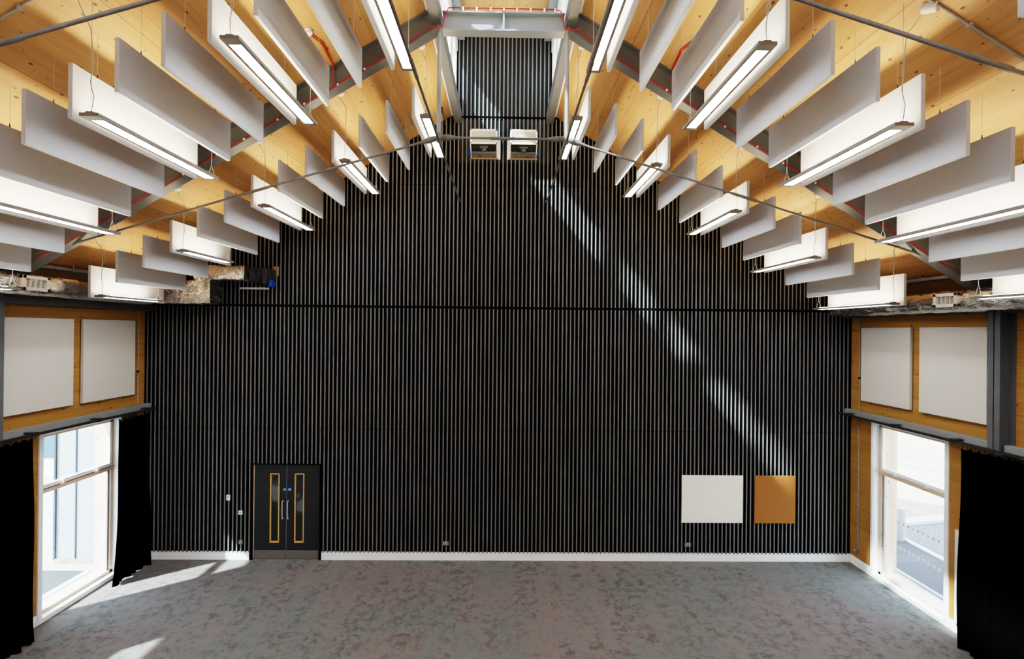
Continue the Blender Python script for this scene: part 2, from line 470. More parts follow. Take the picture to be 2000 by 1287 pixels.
# ------------------------------------------------------------------ door
d = empty('door_1', (-4.81, SY0, 0)); struct(d, 'charcoal double door with two narrow vision panels', 'door')
def dpart(nm, mb, m, parent=None):
    o = obj(nm, mb, m, parent or d)
    if not parent: o.location = (4.81, -SY0, 0)
    return o
mb = MB(); mb.box(DX0, DX0+.055, D-.002, SY0+.25, 0, DZ); mb.box(DX1-.03, DX1, D-.002, SY0+.25, 0, DZ); mb.box(DX0, DX1, D-.002, SY0+.25, DZ-.02, DZ)
dpart('door_frame', mb, M['black'])
dpart('door_gap_light', MB().box(DX0+.055, DX0+.078, D+.035, SY0+.2, .01, DZ-.03), M['pine'])  # pale strip standing in for light leaking past the hinge edge
LY = D+.03
for i, (xa, xb, va, vb, hx, sgx) in enumerate([(-5.519,-4.806,-5.165,-4.965,-4.873,-4.848), (-4.798,-4.078,-4.618,-4.412,-4.755,-4.734)]):
    zt, z1, z2 = 2.134, .385, 1.935
    mb = MB()
    mb.box(xa, va, LY, LY+.045, .012, zt); mb.box(vb, xb, LY, LY+.045, .012, zt); mb.box(va, vb, LY, LY+.045, .012, z1); mb.box(va, vb, LY, LY+.045, z2, zt)
    leaf = dpart('door_leaf', mb, M['door'])
    mb = MB(); e = .020
    mb.bevbox(va-.004, va+e, LY-.012, LY+.03, z1-.004, z2+.004, .003); mb.bevbox(vb-e, vb+.004, LY-.012, LY+.03, z1-.004, z2+.004, .003)
    mb.bevbox(va, vb, LY-.012, LY+.03, z2-e, z2+.004, .003); mb.bevbox(va, vb, LY-.012, LY+.03, z1-.004, z1+e+.01, .003)
    obj('vision_panel_bead', mb, M['bead'], leaf)
    obj('vision_panel_glass', MB().box(va, vb, LY+.018, LY+.024, z1, z2), M['darkglass'], leaf)
    mb = MB(); mb.tube([(hx,LY,1.325),(hx,LY-.05,1.325),(hx,LY-.065,1.30),(hx,LY-.065,.955),(hx,LY-.05,.93),(hx,LY,.93)], .0105, 10)
    obj('pull_handle', mb, M['chrome'], leaf)
    obj('kick_plate', MB().box(xa+.004, xb-.004, LY-.002, LY, .02, .212), M['kick'], leaf)
    sg = obj('door_sign', MB().lathe([(.0,0),(.036,0),(.036,.002),(.0,.0021)], 28, (sgx, LY, 1.573), (0,-1,0)), M['sign'], leaf)
    for j, tx in enumerate(('FIRE DOOR', 'KEEP SHUT')):
        cu = bpy.data.curves.new('sign_lettering', 'FONT'); cu.body = tx; cu.size = .0125; cu.align_x = 'CENTER'; cu.extrude = .0002
        cu.materials.append(M['signwhite'])
        o = bpy.data.objects.new('sign_lettering', cu); COL.objects.link(o); o.parent = leaf
        o.rotation_euler = (pi/2, 0, 0); o.location = (sgx, LY-.0026, 1.575 - j*.016)
        o['label'] = 'white lettering on the round blue sign'

# ------------------------------------------------------------------ wall fittings
def faceplate(nm, x, z, w, h, m, label, cat, marks=None):
    r = obj(nm, MB().bevbox(x-w/2, x+w/2, D-.016, D, z-h/2, z+h/2, .004), m); tag(r, label, cat)
    if marks: marks(r, x, z)
    return r
def twin(r, x, z):
    for s in S:
        mb = MB()
        mb.box(x+s*.036-.004, x+s*.036+.004, D-.0172, D-.016, z+.004, z+.018)
        mb.add([(x+s*.036-.016,D-.0172,z-.022),(x+s*.036+.016,D-.0172,z-.022),(x+s*.036,D-.0172,z-.002)], [(0,1,2)])
        obj('socket_face', mb, M['plastic'], r)
    obj('socket_switch', MB().bevbox(x-.012, x+.012, D-.0185, D-.016, z+.012, z+.034, .001), M['plastic'], r)
faceplate('wall_socket', -1.222, .398, .15, .095, M['socket'], 'grey twin socket on the slats right of the double door', 'socket', twin)
faceplate('wall_socket', 4.262, .386, .15, .095, M['socket'], 'grey twin socket low on the slats below the whiteboard', 'socket', twin)
def single(r, x, z):
    mb = MB(); mb.add([(x-.022,D-.0172,z-.022),(x+.012,D-.0172,z-.022),(x-.01,D-.0172,z+.012)], [(0,1,2)]); obj('socket_face', mb, M['plastic'], r)
    obj('socket_switch', MB().bevbox(x+.006, x+.024, D-.0185, D-.016, z+.008, z+.028, .001), M['plastic'], r)
faceplate('wall_socket', -5.80, .408, .09, .10, M['socket'], 'grey single socket left of the double door, near the baseboard', 'socket', single)
r = faceplate('thermostat', -6.083, 1.398, .085, .125, M['plastic'], 'white thermostat with small dark display on the slats', 'thermostat')
obj('thermostat_display', MB().box(-6.105, -6.072, D-.0175, D-.016, 1.41, 1.424), M['tiny'], r)
r = faceplate('light_switch', -5.808, 1.067, .092, .092, M['plastic'], 'square white switch plate just left of the double door', 'switch')
for s in S: obj('switch_rocker', MB().bevbox(-5.808+s*.012-.010, -5.808+s*.012+.010, D-.0195, D-.016, 1.045, 1.089, .002), M['cord'], r)

w = obj('whiteboard', MB().bevbox(4.11, 5.503, D-.024, D, .887, 1.963, .003), M['board']); tag(w, 'plain cream-white whiteboard on the slatted wall', 'whiteboard')
mb = MB()
for (x, z, h, lean) in ((5.424,.905,.022,.2),(5.434,.903,.014,-.3),(5.444,.903,.012,.25),(5.455,.902,.009,-.2),(5.466,.903,.010,.15),(5.476,.902,.008,-.2)):
    mb.add([(x,D-.0252,z),(x+.004,D-.0252,z),(x+.004+lean*h,D-.0252,z+h),(x+lean*h,D-.0252,z+h)], [(0,1,2,3)])
obj('maker_mark', mb, M['tiny'], w)
w = obj('pinboard', MB().bevbox(5.774, 6.705, D-.024, D, .884, 1.963, .003), M['cork']); tag(w, 'tan pinboard beside the whiteboard on the slatted wall', 'pinboard')

# ------------------------------------------------------------------ steelwork
def isec(b, h, tf=.02, tw=.013):
    return [(-b/2,0),(b/2,0),(b/2,tf),(tw/2,tf),(tw/2,h-tf),(b/2,h-tf),(b/2,h),(-b/2,h),(-b/2,h-tf),(-tw/2,h-tf),(-tw/2,tf),(-b/2,tf)]
NX, NZ = .985, 8.155
def make_truss(y, label):
    t = empty('roof_truss', (0, y, NZ)); tag(t, label, 'truss')
    off = Vector((0, 0, -NZ))
    def part(nm, mb, m, par=None):
        o = obj(nm, mb, m, par or t)
        if not par: o.location = off
        return o
    h = .33; cs = 1/sqrt(1+RK*RK); sn = RK*cs
    for s in S:
        # rafter: I-section perpendicular to the slope, underside on z = roof - .39
        sec = isec(.20, h); mb = MB(); vs = []
        for x in (.98, 7.80):
            zb = roof(x)-.385
            for (u, v) in sec: vs.append((s*(x+sn*v), u, zb+cs*v))
        nn = len(sec)
        fs = [tuple(range(nn)), tuple(range(2*nn-1, nn-1, -1))] + [(i, nn+i, nn+(i+1) % nn, (i+1) % nn) for i in range(nn)]
        mb.add(vs, fs)
        part('rafter', mb, M['steel'])
        # hanger tube and tie rod
        part('hanger_rod', MB().tube([(s*NX,0,NZ+.02),(s*NX,0,NZ+.10),(s*NX,0,9.66),(s*NX,0,9.78)], [.024,.031,.031,.026], 14), M['steel_lt'])
        ex, ez = 7.70, NZ-.308*(7.70-NX)
        dx, dz = ex-NX, ez-NZ; L = sqrt(dx*dx+dz*dz); ux, uz = dx/L, dz/L
        P = lambda d, o=0: (s*(NX+ux*d), 0, NZ+uz*d)
        mb = MB(); mb.tube([P(.26), P(2.70), P(2.701), P(3.10), P(3.101), P(L)], [.017,.017,.023,.023,.017,.017], 12)
        tie = part('tie_rod', mb, M['rod'])
        mb = MB(); mb.tube([P(.03), P(.06), P(.16), P(.30), P(.34)], [.030,.046,.046,.020,.017], 12)
        mb.lathe([(0,-.058),(.026,-.058),(.026,.058),(0,.058)], 14, P(.10), (0,1,0))
        obj('fork_end', mb, M['rod'], tie)
        part('node_joint', MB().lathe([(.0,-.075),(.032,-.075),(.04,-.05),(.04,.05),(.03,.08),(0,.08)], 16, (s*NX,0,NZ)), M['rod'])
    mb = MB(); mb.tube([(-NX+.26,0,NZ),(-.19,0,NZ),(-.189,0,NZ),(.189,0,NZ),(.19,0,NZ),(NX-.26,0,NZ)], [.017,.017,.023,.023,.017,.017], 12)
    tie = part('collar_tie', mb, M['rod'])
    for s in S:
        mb = MB(); mb.tube([(s*(NX-.03),0,NZ),(s*(NX-.06),0,NZ),(s*(NX-.16),0,NZ),(s*(NX-.30),0,NZ),(s*(NX-.34),0,NZ)], [.030,.046,.046,.020,.017], 12)
        mb.lathe([(0,-.058),(.026,-.058),(.026,.058),(0,.058)], 14, (s*(NX-.10),0,NZ), (0,1,0))
        obj('fork_end', mb, M['rod'], tie)
    mb = MB(); sec = [(u, 9.765+v) for u, v in isec(.19, .29)]
    mb.prism(sec, 'x', -.935, .935)
    cb = part('cross_beam', mb, M['steel_lt'])
    obj('stiffener', MB().box(-.012, .012, -.095, .095, 9.77, 10.05), M['steel_lt'], cb)
    return t
make_truss(YT, 'grey steel roof truss with hanger rods joining at two pinned nodes')
make_truss(YT2, 'nearer grey steel truss whose thick tie rods cross the top corners')
for s in S:
    o = obj('ridge_beam', MB().bevbox(s*.955, s*1.115, YB+.02, D-.02, 9.865, 10.105, .008), M['steel'])
    tag(o, 'grey steel box beam under the %s side of the lantern' % SIDE[s], 'beam')
    mb = MB(); mb.box(s*.90, s*1.05, YB+.02, D-.02, 11.74, 11.80); mb.box(s*.90, s*.93, YB+.02, D-.02, 11.80, LZ-.002)
    o = obj('lantern_beam', mb, M['steel_lt']); tag(o, 'pale steel edge beam at the top of the lantern, %s side' % SIDE[s], 'beam')
    mb = MB(); z = NZ
    ys = [-3.9, 5.55, 5.551, 5.95, 5.951, D-.06]; mb.tube([(s*NX, y, z-.035) for y in ys], [.017,.017,.024,.024,.017,.017], 12)
    o = obj('bracing_rod', mb, M['rod']); tag(o, 'slim steel rod running back to the slatted wall through the %s node' % SIDE[s], 'rod')
    obj('rod_end_plate', MB().lathe([(0,0),(.035,0),(.035,.02),(.02,.05),(.017,.12)], 12, (s*NX, D, z-.035), (0,-1,0)), M['rod'], o)
    # H columns
    cy = .075 if s < 0 else 0.
    mb = MB(); xi, xo = s*7.735, s*7.995
    mb.box(xi, xi+s*.018, 7.82+cy, 8.02+cy, 0, 5.98); mb.box(xo, xo-s*.018, 7.82+cy, 8.02+cy, 0, 5.98); mb.box(xi, xo, 7.913+cy, 7.927+cy, 0, 5.98)
    o = obj('steel_column', mb, M['steel']); struct(o, 'grey steel column on the %s wall carrying the truss' % SIDE[s], 'column')
    # eaves beam
    mb = MB(); mb.box(s*7.74, s*7.995, YB+.02, 7.80+cy, 5.555, 5.575); mb.box(s*7.74, s*7.995, 8.04+cy, D-.02, 5.555, 5.575)
    mb.box(s*7.755, s*7.77, YB+.02, 7.80+cy, 5.575, 5.66); mb.box(s*7.755, s*7.77, 8.04+cy, D-.02, 5.575, 5.66)
    mb.box(s*7.74, s*7.995, YB+.02, 7.80+cy, 5.66, 5.68); mb.box(s*7.74, s*7.995, 8.04+cy, D-.02, 5.66, 5.68)
    o = obj('eaves_beam', mb, M['steel']); tag(o, 'dark steel beam along the top of the %s wall under the duct' % SIDE[s], 'beam')
    # curtain support rail and track
    mb = MB()
    for a, b in ((YB+.03, 7.81+cy), (8.03+cy, D-.03)): mb.bevbox(s*7.80, s*7.92, a, b, 3.375, 3.505, .006)
    mb.box(s*7.90, s*7.997, 8.20, 8.30, 3.39, 3.49); mb.box(s*7.90, s*7.997, 11.2, 11.3, 3.39, 3.49)
    o = obj('support_rail', mb, M['rail']); tag(o, 'grey steel rail below the white panels on the %s wall' % SIDE[s], 'rail')
    mb = MB(); mb.box(s*7.645, s*7.69, YB+.1, D-.06, 3.385, 3.425)
    o = obj('curtain_track', mb, M['darkmetal']); tag(o, 'black curtain track in front of the %s wall rail' % SIDE[s], 'curtain track')
    for y in (11.25, 9.9, 8.55, 7.2, 5.85):
        mb = MB(); mb.bevbox(s*7.64, s*7.80, y-.05, y+.05, 3.42, 3.445, .003); mb.bevbox(s*7.635, s*7.70, y-.06, y+.06, 3.38, 3.44, .004)
        obj('track_bracket', mb, M['darkmetal'], o)

# ------------------------------------------------------------------ white acoustic panels on the side walls
for s in S:
    sh = .06 if s < 0 else 0
    for i, (a, b) in enumerate([(9.82+sh*.3, 11.18+sh*.3), (8.235+sh*.6, 9.60+sh*.3)]):
        o = obj('wall_panel', MB().bevbox(s*7.925, s*7.985, a, b, 3.735, 5.335, .006), M['panel'])
        tag(o, 'white fabric wall panel on the %s wall, %s' % (SIDE[s], 'next to the slatted wall' if i == 0 else 'next to the steel column'), 'wall panel', 'white fabric panels on the timber walls')
        mb = MB()
        for y in (a+.3, b-.3): mb.box(s*7.985, s*7.999, y-.03, y+.03, 3.9, 5.2)
        obj('panel_batten', mb, M['ochre'], o)

# ------------------------------------------------------------------ acoustic baffles and pendant lamps
ORD = ['first','second','third','fourth','fifth','sixth','seventh','eighth','ninth','tenth','eleventh','twelfth','thirteenth']
BH, BT, BL = .538, .045, 2.032
ROW = {-1: dict(X0=1.5367, s=.4459, z0=9.311, k=.5784, Yf=6.055, Yr=9.645), 1: dict(X0=1.4662, s=.4469, z0=9.2777, k=.5686, Yf=5.952, Yr=9.548)}
def baffle_proto(L):
    r = obj('acoustic_baffle', MB().bevbox(-BT/2, BT/2, -L/2, L/2, -BH, 0, .003), M['baffle'])
    for y in (-L/2+.33, L/2-.33):
        mb = MB(); mb.tube([(0,0,0),(0,0,1)], .0022, 6); obj('hanging_wire', mb, M['wire'], r, (0, y, 0))
    for y in (-L/2+.33, L/2-.33):
        mb = MB(); mb.tube([(0,0,-.004),(0,0,.02),(0,0,.045)], [.009,.006,.003], 8); mb.tube([(-.012,0,.002),(0,0,.018),(.012,0,.002)], .003, 6)
        obj('wire_clip', mb, M['darkmetal'], r, (0, y, 0))
    return r
def set_baffle(o, x, y, zt):
    o.location = (x, y, zt)
    for c in o.children:
        if c.name.startswith('hanging_wire'): c.scale = (1, 1, max(.05, roof(x)-zt))
def lamp_proto(L):
    W, H = .186, .035
    mb = MB(); e = .014
    r = obj('pendant_lamp', mb.box(-W/2, W/2, -L/2, L/2, 0.006, H), M['housing'])
    mb = MB(); mb.box(-W/2, -W/2+.033, -L/2, L/2, 0, .006); mb.box(W/2-.033, W/2, -L/2, L/2, 0, .006)
    mb.box(-W/2+.033, W/2-.033, -L/2, -L/2+.11, 0, .006); mb.box(-W/2+.033, W/2-.033, L/2-.07, L/2, 0, .006)
    obj('lamp_rim', mb, M['housing'], r)
    obj('lamp_diffuser', MB().box(-W/2+.033, W/2-.033, -L/2+.11, L/2-.07, .002, .0055), M['lampface'], r)
    obj('uplight_strip', MB().box(-W/2+.03, W/2-.03, -L/2+.16, L/2-.16, H, H+.004), M['lampup'], r)
    for y in (-L/2+.03, L/2-.03):
        mb = MB(); mb.prism([(-.05,H),(.05,H),(.032,H+.017),(-.032,H+.017)], 'y', y-.022, y+.022); obj('lamp_saddle', mb, M['housing'], r)
    for y in (-L/2+.03, L/2-.03):
        mb = MB()
        for s in S: mb.tube([(s*.045, y, H+.01),(0, y, H+.16)], .0018, 6)
        obj('suspension_yoke', mb, M['wire'], r)
    for y in (-L/2+.03, L/2-.03):
        mb = MB(); mb.tube([(0,0,0),(0,0,1)], .0024, 6); obj('suspension_wire', mb, M['wire'], r, (0, y, H+.16))
    return r
groups = {}
protoB = {}; protoL = {}
used = set()
def get(proto, maker, L):
    if L not in proto:
        proto[L] = maker(L); return proto[L]
    return dup(proto[L])
for s in S:
    R_ = ROW[s]
    for bay in ('far', 'near'):
        for i in range(13):
            x = s*(R_['X0']+R_['s']*i-BT/2); zt = R_['z0']-R_['k']*R_['s']*i
            y = R_['Yr'] if bay == 'far' else R_['Yf']
            L = BL
            if s < 0 and bay == 'far' and i >= 9: L = 1.83; y -= .10
            if s < 0 and bay == 'near' and i == 12: pass
            o = get(protoB, baffle_proto, L); set_baffle(o, x, y, zt)
            where = 'between truss and slatted wall' if bay == 'far' else 'on the camera side of the truss'
            lit = i % 3 == 0
            tag(o, '%s baffle, %s from the ridge, %s slope, %s' % ('lamp-lit white' if lit else 'grey', ORD[i], SIDE[s], where), 'acoustic baffle',
                'hanging baffles on the %s slope %s' % (SIDE[s], where))
            if lit:
                LL = 2.104; yl = y + (0 if L == BL else .10)
                if s < 0 and bay == 'far' and i in (9, 12): LL = 1.46; yl = R_['Yr'] - (2.104-1.46)/2
                lx = x - s*(.209); lz = zt-BH+.006
                p = get(protoL, lamp_proto, LL); p.location = (lx, yl, lz)
                for c in p.children:
                    if c.name.startswith('suspension_wire'): c.scale = (1, 1, roof(lx)-lz-.195)
                tag(p, 'linear pendant lamp, %s from the ridge, %s slope, %s' % (ORD[i//3], SIDE[s], where), 'pendant lamp', 'linear pendant lamps hung beside the baffles')
                # power cord down the front wire, from a ceiling rose (part of the lamp)
                yf = -LL/2+.03; top = roof(lx)-lz
                if bay == 'far':
                    rx, ry = -s*.07*-1, 8.56-yl
                    rz = roof(lx+rx)-lz
                    pts = [(rx, ry, rz-.03), (rx*.8, ry+.03, rz-.12), (.012, yf-.01, top-.26), (.012, yf, top-.45)]
                else:
                    rx, ry = (4.04-lx if s > 0 and i == 6 else 0.), 4.82-yl; rz = roof(lx+rx)-lz
                    pts = [(rx, ry, rz-.02), (rx*.6, ry+.08, rz-.14), (.012, yf-.03, top-.28), (.012, yf, top-.5)]
                h = pts[-1][2]
                for q in (.75, .5, .25): pts.append((.008+.02*sin(q*9+i), yf, .05+(h-.05)*q))
                pts.append((.0, yf, .05))
                obj('power_cord', MB().tube(pts, .0045, 6), M['cord'], p)
                if bay == 'near': continue
                rose = MB()
                nrm = Vector((-s*RK, 0, -1)).normalized()
                if bay == 'far': rose.lathe([(0,0),(.06,0),(.06,.02),(.05,.038),(0,.04)], 18, (rx, ry, rz), nrm)
                obj('ceiling_rose', rose, M['plastic'], p)
# lamps of the bay nearest the camera
for s in S:
    R_ = ROW[s]
    for i in (0, 3, 6, 9, 12):
        x = s*(R_['X0']+R_['s']*i-BT/2-.209); lz = R_['z0']-R_['k']*R_['s']*i-BH+.006
        p = dup(protoL[2.104])
        for c in list(p.children):
            if c.name.startswith(('power_cord', 'ceiling_rose')): bpy.data.objects.remove(c)
        p.location = (x, R_['Yf']-3.75, lz)
        for c in p.children:
            if c.name.startswith('suspension_wire'): c.scale = (1, 1, roof(x)-lz-.195)
        tag(p, 'linear pendant lamp, %s from the ridge, %s slope, above the camera' % (ORD[i//3], SIDE[s]), 'pendant lamp', 'linear pendant lamps hung beside the baffles')
# one baffle of the next bay shows at the right edge of the picture
x = 3.86; o = dup(protoB[BL]); set_baffle(o, x+.022, 3.76-BL/2, 7.57+BH)
tag(o, 'grey baffle at the right edge, on the camera side of the nearer truss', 'acoustic baffle')

# ------------------------------------------------------------------ detectors, red alarm cable
def rafter_pt(s, x, dy=-.105, up=.03): return (s*x, YT+dy, roof(x)-.385+up)
pts = []
xs = [6.9, 6.0, 5.2, 4.4, 3.6, 2.8, 2.0, 1.5]
for x in xs: pts.append((-x-.018, YT-.10, roof(x)-.385+.028))
pts += [(-1.12,YT-.105,9.80),(-1.0,YT-.11,9.77),(-.93,YT-.112,9.79),(-.90,YT-.11,9.95),(-.84,YT-.10,10.09),(-.78,YT-.085,10.105),(0,YT-.085,10.105),(.78,YT-.085,10.105),(.87,YT-.09,10.08),(.90,YT-.11,9.95),(.93,YT-.112,9.79),(1.0,YT-.11,9.77),(1.12,YT-.105,9.80)]
for x in xs[::-1]: pts.append((x+.018, YT-.10, roof(x)-.385+.028))
o = obj('alarm_cable', MB().tube(pts, .0085, 8), M['red']); tag(o, 'red fire alarm cable clipped along the truss rafters and cross beam', 'cable')
mbs = []
for x in (-.62,-.41,-.2,.0,.2,.41,.62,.78): 
    obj('cable_clip', MB().bevbox(x-.012, x+.012, YT-.10, YT-.07, 10.06, 10.115, .002), M['plastic'], o)
for s in S:
    for x in (1.7, 2.1, 2.5, 3.0, 3.4, 3.9, 4.3, 4.8):
        z = roof(x)-.385+.028
        obj('cable_clip', MB().box(s*x-.012, s*x+.012, YT-.113, YT-.085, z-.015, z+.012), M['plastic'], o)
for s in S:
    x, y = s*2.62, 6.88; z = roof(x); nr = Vector((-s*RK, 0, -1)).normalized()
    r = obj('smoke_detector', MB().lathe([(0,0),(.065,0),(.065,.022),(.05,.03),(.05,.05),(.035,.062),(0,.064)], 24, (x, y, z), nr), M['plastic'])
    tag(r, 'round white smoke detector with red cable on the %s ceiling slope' % SIDE[s], 'smoke detector')
    obj('detector_slots', MB().lathe([(.0505,.036),(.0515,.036),(.0515,.046),(.0505,.046)], 24, (x, y, z), nr), M['cord'], r)
    mb = MB()
    for q in (0, .025):
        c = [(x-s*q, y+.05, roof(x-s*q)-.012), (x-s*(.07+q), y+.35, roof(x-s*(.07+q))-.012), (x-s*(.05+q*.3), YT-.14, roof(x-s*.05)-.02), (x-s*.05, YT-.112, roof(x-s*.05)-.20), (x-s*.05, YT-.108, roof(x-s*.05)-.365)]
        mb.tube(c, .007, 6)
    obj('detector_cable', mb, M['red'], r)

# ------------------------------------------------------------------ conduits
for s in S:
    mb = MB(); y = 4.72
    mb.tube([(s*3.2, y, roof(3.2)-.018), (s*7.4, y, roof(7.4)-.018)], .012, 10)
    o = obj('conduit', mb, M['galv']); tag(o, 'galvanised conduit crossing the %s ceiling slope near the top corner' % SIDE[s], 'conduit')
    for x in (3.4, 4.38, 5.3, 6.2, 7.1): obj('conduit_saddle', MB().box(s*x-.012, s*x+.012, y-.03, y+.03, roof(x)-.034, roof(x)), M['galv'], o)
    if s > 0:
        nr = Vector((-s*RK, 0, -1)).normalized()
        j = obj('junction_box', MB().tube([(4.09,4.73,roof(4.09)-.01),(4.03,4.83,roof(4.03)-.01)], .052, 16), M['plastic']); tag(j, 'white capsule junction box at the end of the ceiling conduit', 'junction box')
mb = MB(); mb.tube([(-1.3, 11.0, roof(1.3)-.015), (-7.0, 11.0, roof(7.0)-.015)], .009, 8)
o = obj('conduit', mb, M['galv']); tag(o, 'thin conduit on the left ceiling slope close to the slatted wall', 'conduit')
for x in (2., 3.2, 4.4, 5.6): obj('conduit_saddle', MB().box(-x-.01, -x+.01, 10.975, 11.025, roof(x)-.028, roof(x)), M['galv'], o)
mb = MB(); mb.tube([(-1.33, 10.97, roof(1.33)), (-1.33, 10.97, roof(1.33)-.05), (-1.30, 11.12, roof(1.33)-.16), (-1.27, 11.22, roof(1.33)-.30)], [.03,.022,.012,.01], 10)
o = obj('cable_gland', mb, M['darkmetal']); tag(o, 'small dark cable gland under the ceiling left of the lantern', 'cable gland')
for s in S:
    y = 11.36 if s < 0 else 11.30
    z0 = .40 if s > 0 else 3.51
    xw = s*(HW-.018)
    mb = MB(); mb.tube([(xw, y, z0), (xw, y, 5.56)], .0105, 10)
    o = obj('conduit', mb, M['galv']); tag(o, 'vertical conduit on the %s timber wall beside the slats' % SIDE[s], 'conduit')
    zs = [.8,1.4,1.95,2.5,3.05,3.75,4.25] if s > 0 else [3.6,4.0,4.75,5.2]
    for z in zs: obj('conduit_saddle', MB().box(s*HW, s*(HW-.03), y-.025, y+.025, z-.01, z+.01), M['galv'], o)
    obj('conduit_box', MB().lathe([(0,0),(.028,0),(.028,.04),(0,.042)], 14, (s*HW, y, 4.22), (-s,0,0)), M['darkmetal'], o)
y, z = 11.39, .335
r = obj('wall_socket', MB().bevbox(HW-.03, HW, y-.075, y+.075, z-.045, z+.045, .006), M['socket']); tag(r, 'grey twin socket on the right timber wall at the conduit foot', 'socket')
for q in S:
    mb = MB(); mb.add([(HW-.0312,y+q*.036-.016,z-.022),(HW-.0312,y+q*.036+.016,z-.022),(HW-.0312,y+q*.036,z)], [(0,1,2)]); mb.box(HW-.0315,HW-.03,y+q*.036-.004,y+q*.036+.004,z+.004,z+.018); obj('socket_face', mb, M['plastic'], r)
obj('socket_switch', MB().bevbox(HW-.033, HW-.03, y-.012, y+.012, z+.010, z+.034, .001), M['plastic'], r)

# ------------------------------------------------------------------ air units high on the slatted wall
for s in S:
    r = empty('ventilation_unit', (s*.4375, D, 9.075)); tag(r, 'white louvred ventilation unit high on the slatted wall, %s of the pair' % SIDE[s], 'ventilation unit')
    def part(nm, mb, m, par=None):
        o = obj(nm, mb, m, par or r)
        if not par: o.location = (-s*.4375, -D, -9.075)
        return o
    xa, xb = s*.14, s*.735
    x0, x1 = min(xa, xb), max(xa, xb); yf = 11.13; z0, z1 = 9.255, 9.575; zw = 9.075
    mb = MB(); t = .04
    mb.bevbox(x0, x1, yf, yf+.03, z1-t, z1, .004); mb.bevbox(x0, x1, yf, yf+.03, z0, z0+t, .004); mb.bevbox(x0, x0+t, yf, yf+.03, z0, z1, .004); mb.bevbox(x1-t, x1, yf, yf+.03, z0, z1, .004)
    fr = part('louvre_frame', mb, M['louvre'])
    mb = MB(); k = 8; zz = (z1-z0-2*t)/k
    for i in range(k):
        za = z0+t+i*zz
        mb.add([(x0+t,yf+.004,za),(x1-t,yf+.004,za),(x1-t,yf+.028,za+zz*.8),(x0+t,yf+.028,za+zz*.8)], [(0,1,2,3)])
    mb.box(.5*(x0+x1)-.004, .5*(x0+x1)+.004, yf+.002, yf+.008, z0+t, z1-t); mb.box(x0+t, x1-t, yf+.029, yf+.03, z0+t, z1-t)
    obj('louvre_blades', mb, M['cordlight'], fr)
    # open underside sloping back to the wall
    Z = lambda y: z0+(zw-z0)*(y-yf)/(D-yf)
    mb = MB(); mb.box(x0, x1, yf+.03, D, z1-.02, z1); mb.box(x0, x1, yf+.03, yf+.05, z0+.01, z1)
    for xe in (x0, x1-.018): mb.prism([(yf+.02, z0), (D, zw), (D, z1), (yf+.02, z1)], 'x', xe, xe+.018)
    part('unit_casing', mb, M['louvre'])
    mb = MB(); mb.add([(x0+.018,yf+.05,z0+.03),(x1-.018,yf+.05,z0+.03),(x1-.018,D-.16,Z(D-.16)+.05),(x0+.018,D-.16,Z(D-.16)+.05)], [(0,3,2,1)])
    part('damper_tray', mb, M['motor'])
    cx = (x0+x1)/2; ym = yf+.10
    mb = MB(); mb.bevbox(cx-.09, cx+.09, ym, ym+.05, Z(ym)-.004, Z(ym)+.03, .005); mb.lathe([(0,0),(.055,0),(.055,.03),(.02,.04),(0,.04)], 18, (cx, ym+.10, Z(ym+.10)+.03), (0,-.4,-1))
    part('damper_motor', mb, M['metalgrey'])
    yb = D-.17
    mb = MB(); mb.prism([(yb, Z(yb)+.03), (yb, Z(yb)-.005), (D-.03, zw+.012), (D-.03, zw+.06)], 'x', x0+.018, x1-.018); mb.box(x0+.018, x1-.018, yb+.06, yb+.066, Z(yb+.06)-.018, Z(yb+.06)+.01)
    ft = part('filter_box', mb, M['metalgrey'])
    obj('filter_slot', MB().bevbox(cx+s*.10-.055, cx+s*.10+.055, yb+.075, yb+.11, Z(yb+.09)-.012, Z(yb+.09)+.01, .01), M['motor'], ft)
    part('wall_trim', MB().bevbox(x0-.02, x1+.03, D-.03, D, zw-.02, zw+.012, .004), M['ochre'])
    mb = MB(); mb.box(s*.075, s*.138, D-.03, D, zw-.02, z1-.09)
    part('side_lining', mb, M['louvre'])
    xo = s*.735
    mb = MB(); mb.bevbox(xo+s*.005, xo+s*.06, D-.16, D-.04, zw+.02, zw+.14, .008)
    part('blue_actuator', mb, M['blue'])
    mb = MB(); mb.tube([(xo+s*.03, D-.30, zw+.30), (xo+s*.05, D-.24, zw+.22), (xo+s*.03, D-.12, zw+.15)], .012, 8); mb.bevbox(xo+s*.004, xo+s*.05, D-.30, D-.20, zw+.14, zw+.24, .006)
    part('cable_loop', mb, M['darkmetal'])

# ------------------------------------------------------------------ ducts, trays at the eaves
def crinkle(mb, amp, fq=7., seed=0):
    out = []
    for p in mb.v:
        q = Vector((p[0]*fq+seed, p[1]*fq, p[2]*fq))
        n = noise.noise_vector(q)
        out.append((p[0]+n.x*amp, p[1]+n.y*amp*.5, p[2]+n.z*amp))
    mb.v = out
    return mb
def rrect(cx, cz, w, h, r, n=5):
    pts = []
    for (sx, sz, a0) in ((1,1,0),(-1,1,pi/2),(-1,-1,pi),(1,-1,3*pi/2)):
        for i in range(n+1):
            a = a0 + i*pi/2/n
            pts.append((cx+sx*(w/2-r)+r*cos(a), cz+sz*(h/2-r)+r*sin(a)))
    return pts
def loft(rings, closed=True):
    mb = MB(); n = len(rings[0]); vs = sum(rings, []); fs = []
    for i in range(len(rings)-1):
        for k in range(n):
            l = (k+1) % n
            fs.append((i*n+k, i*n+l, (i+1)*n+l, (i+1)*n+k))
    mb.add(vs, fs, True); mb.add(rings[0], [tuple(range(n-1,-1,-1))]); mb.add(rings[-1], [tuple(range(n))])
    return mb
def sub(a, b, n): return [a+(b-a)*i/n for i in range(n+1)]
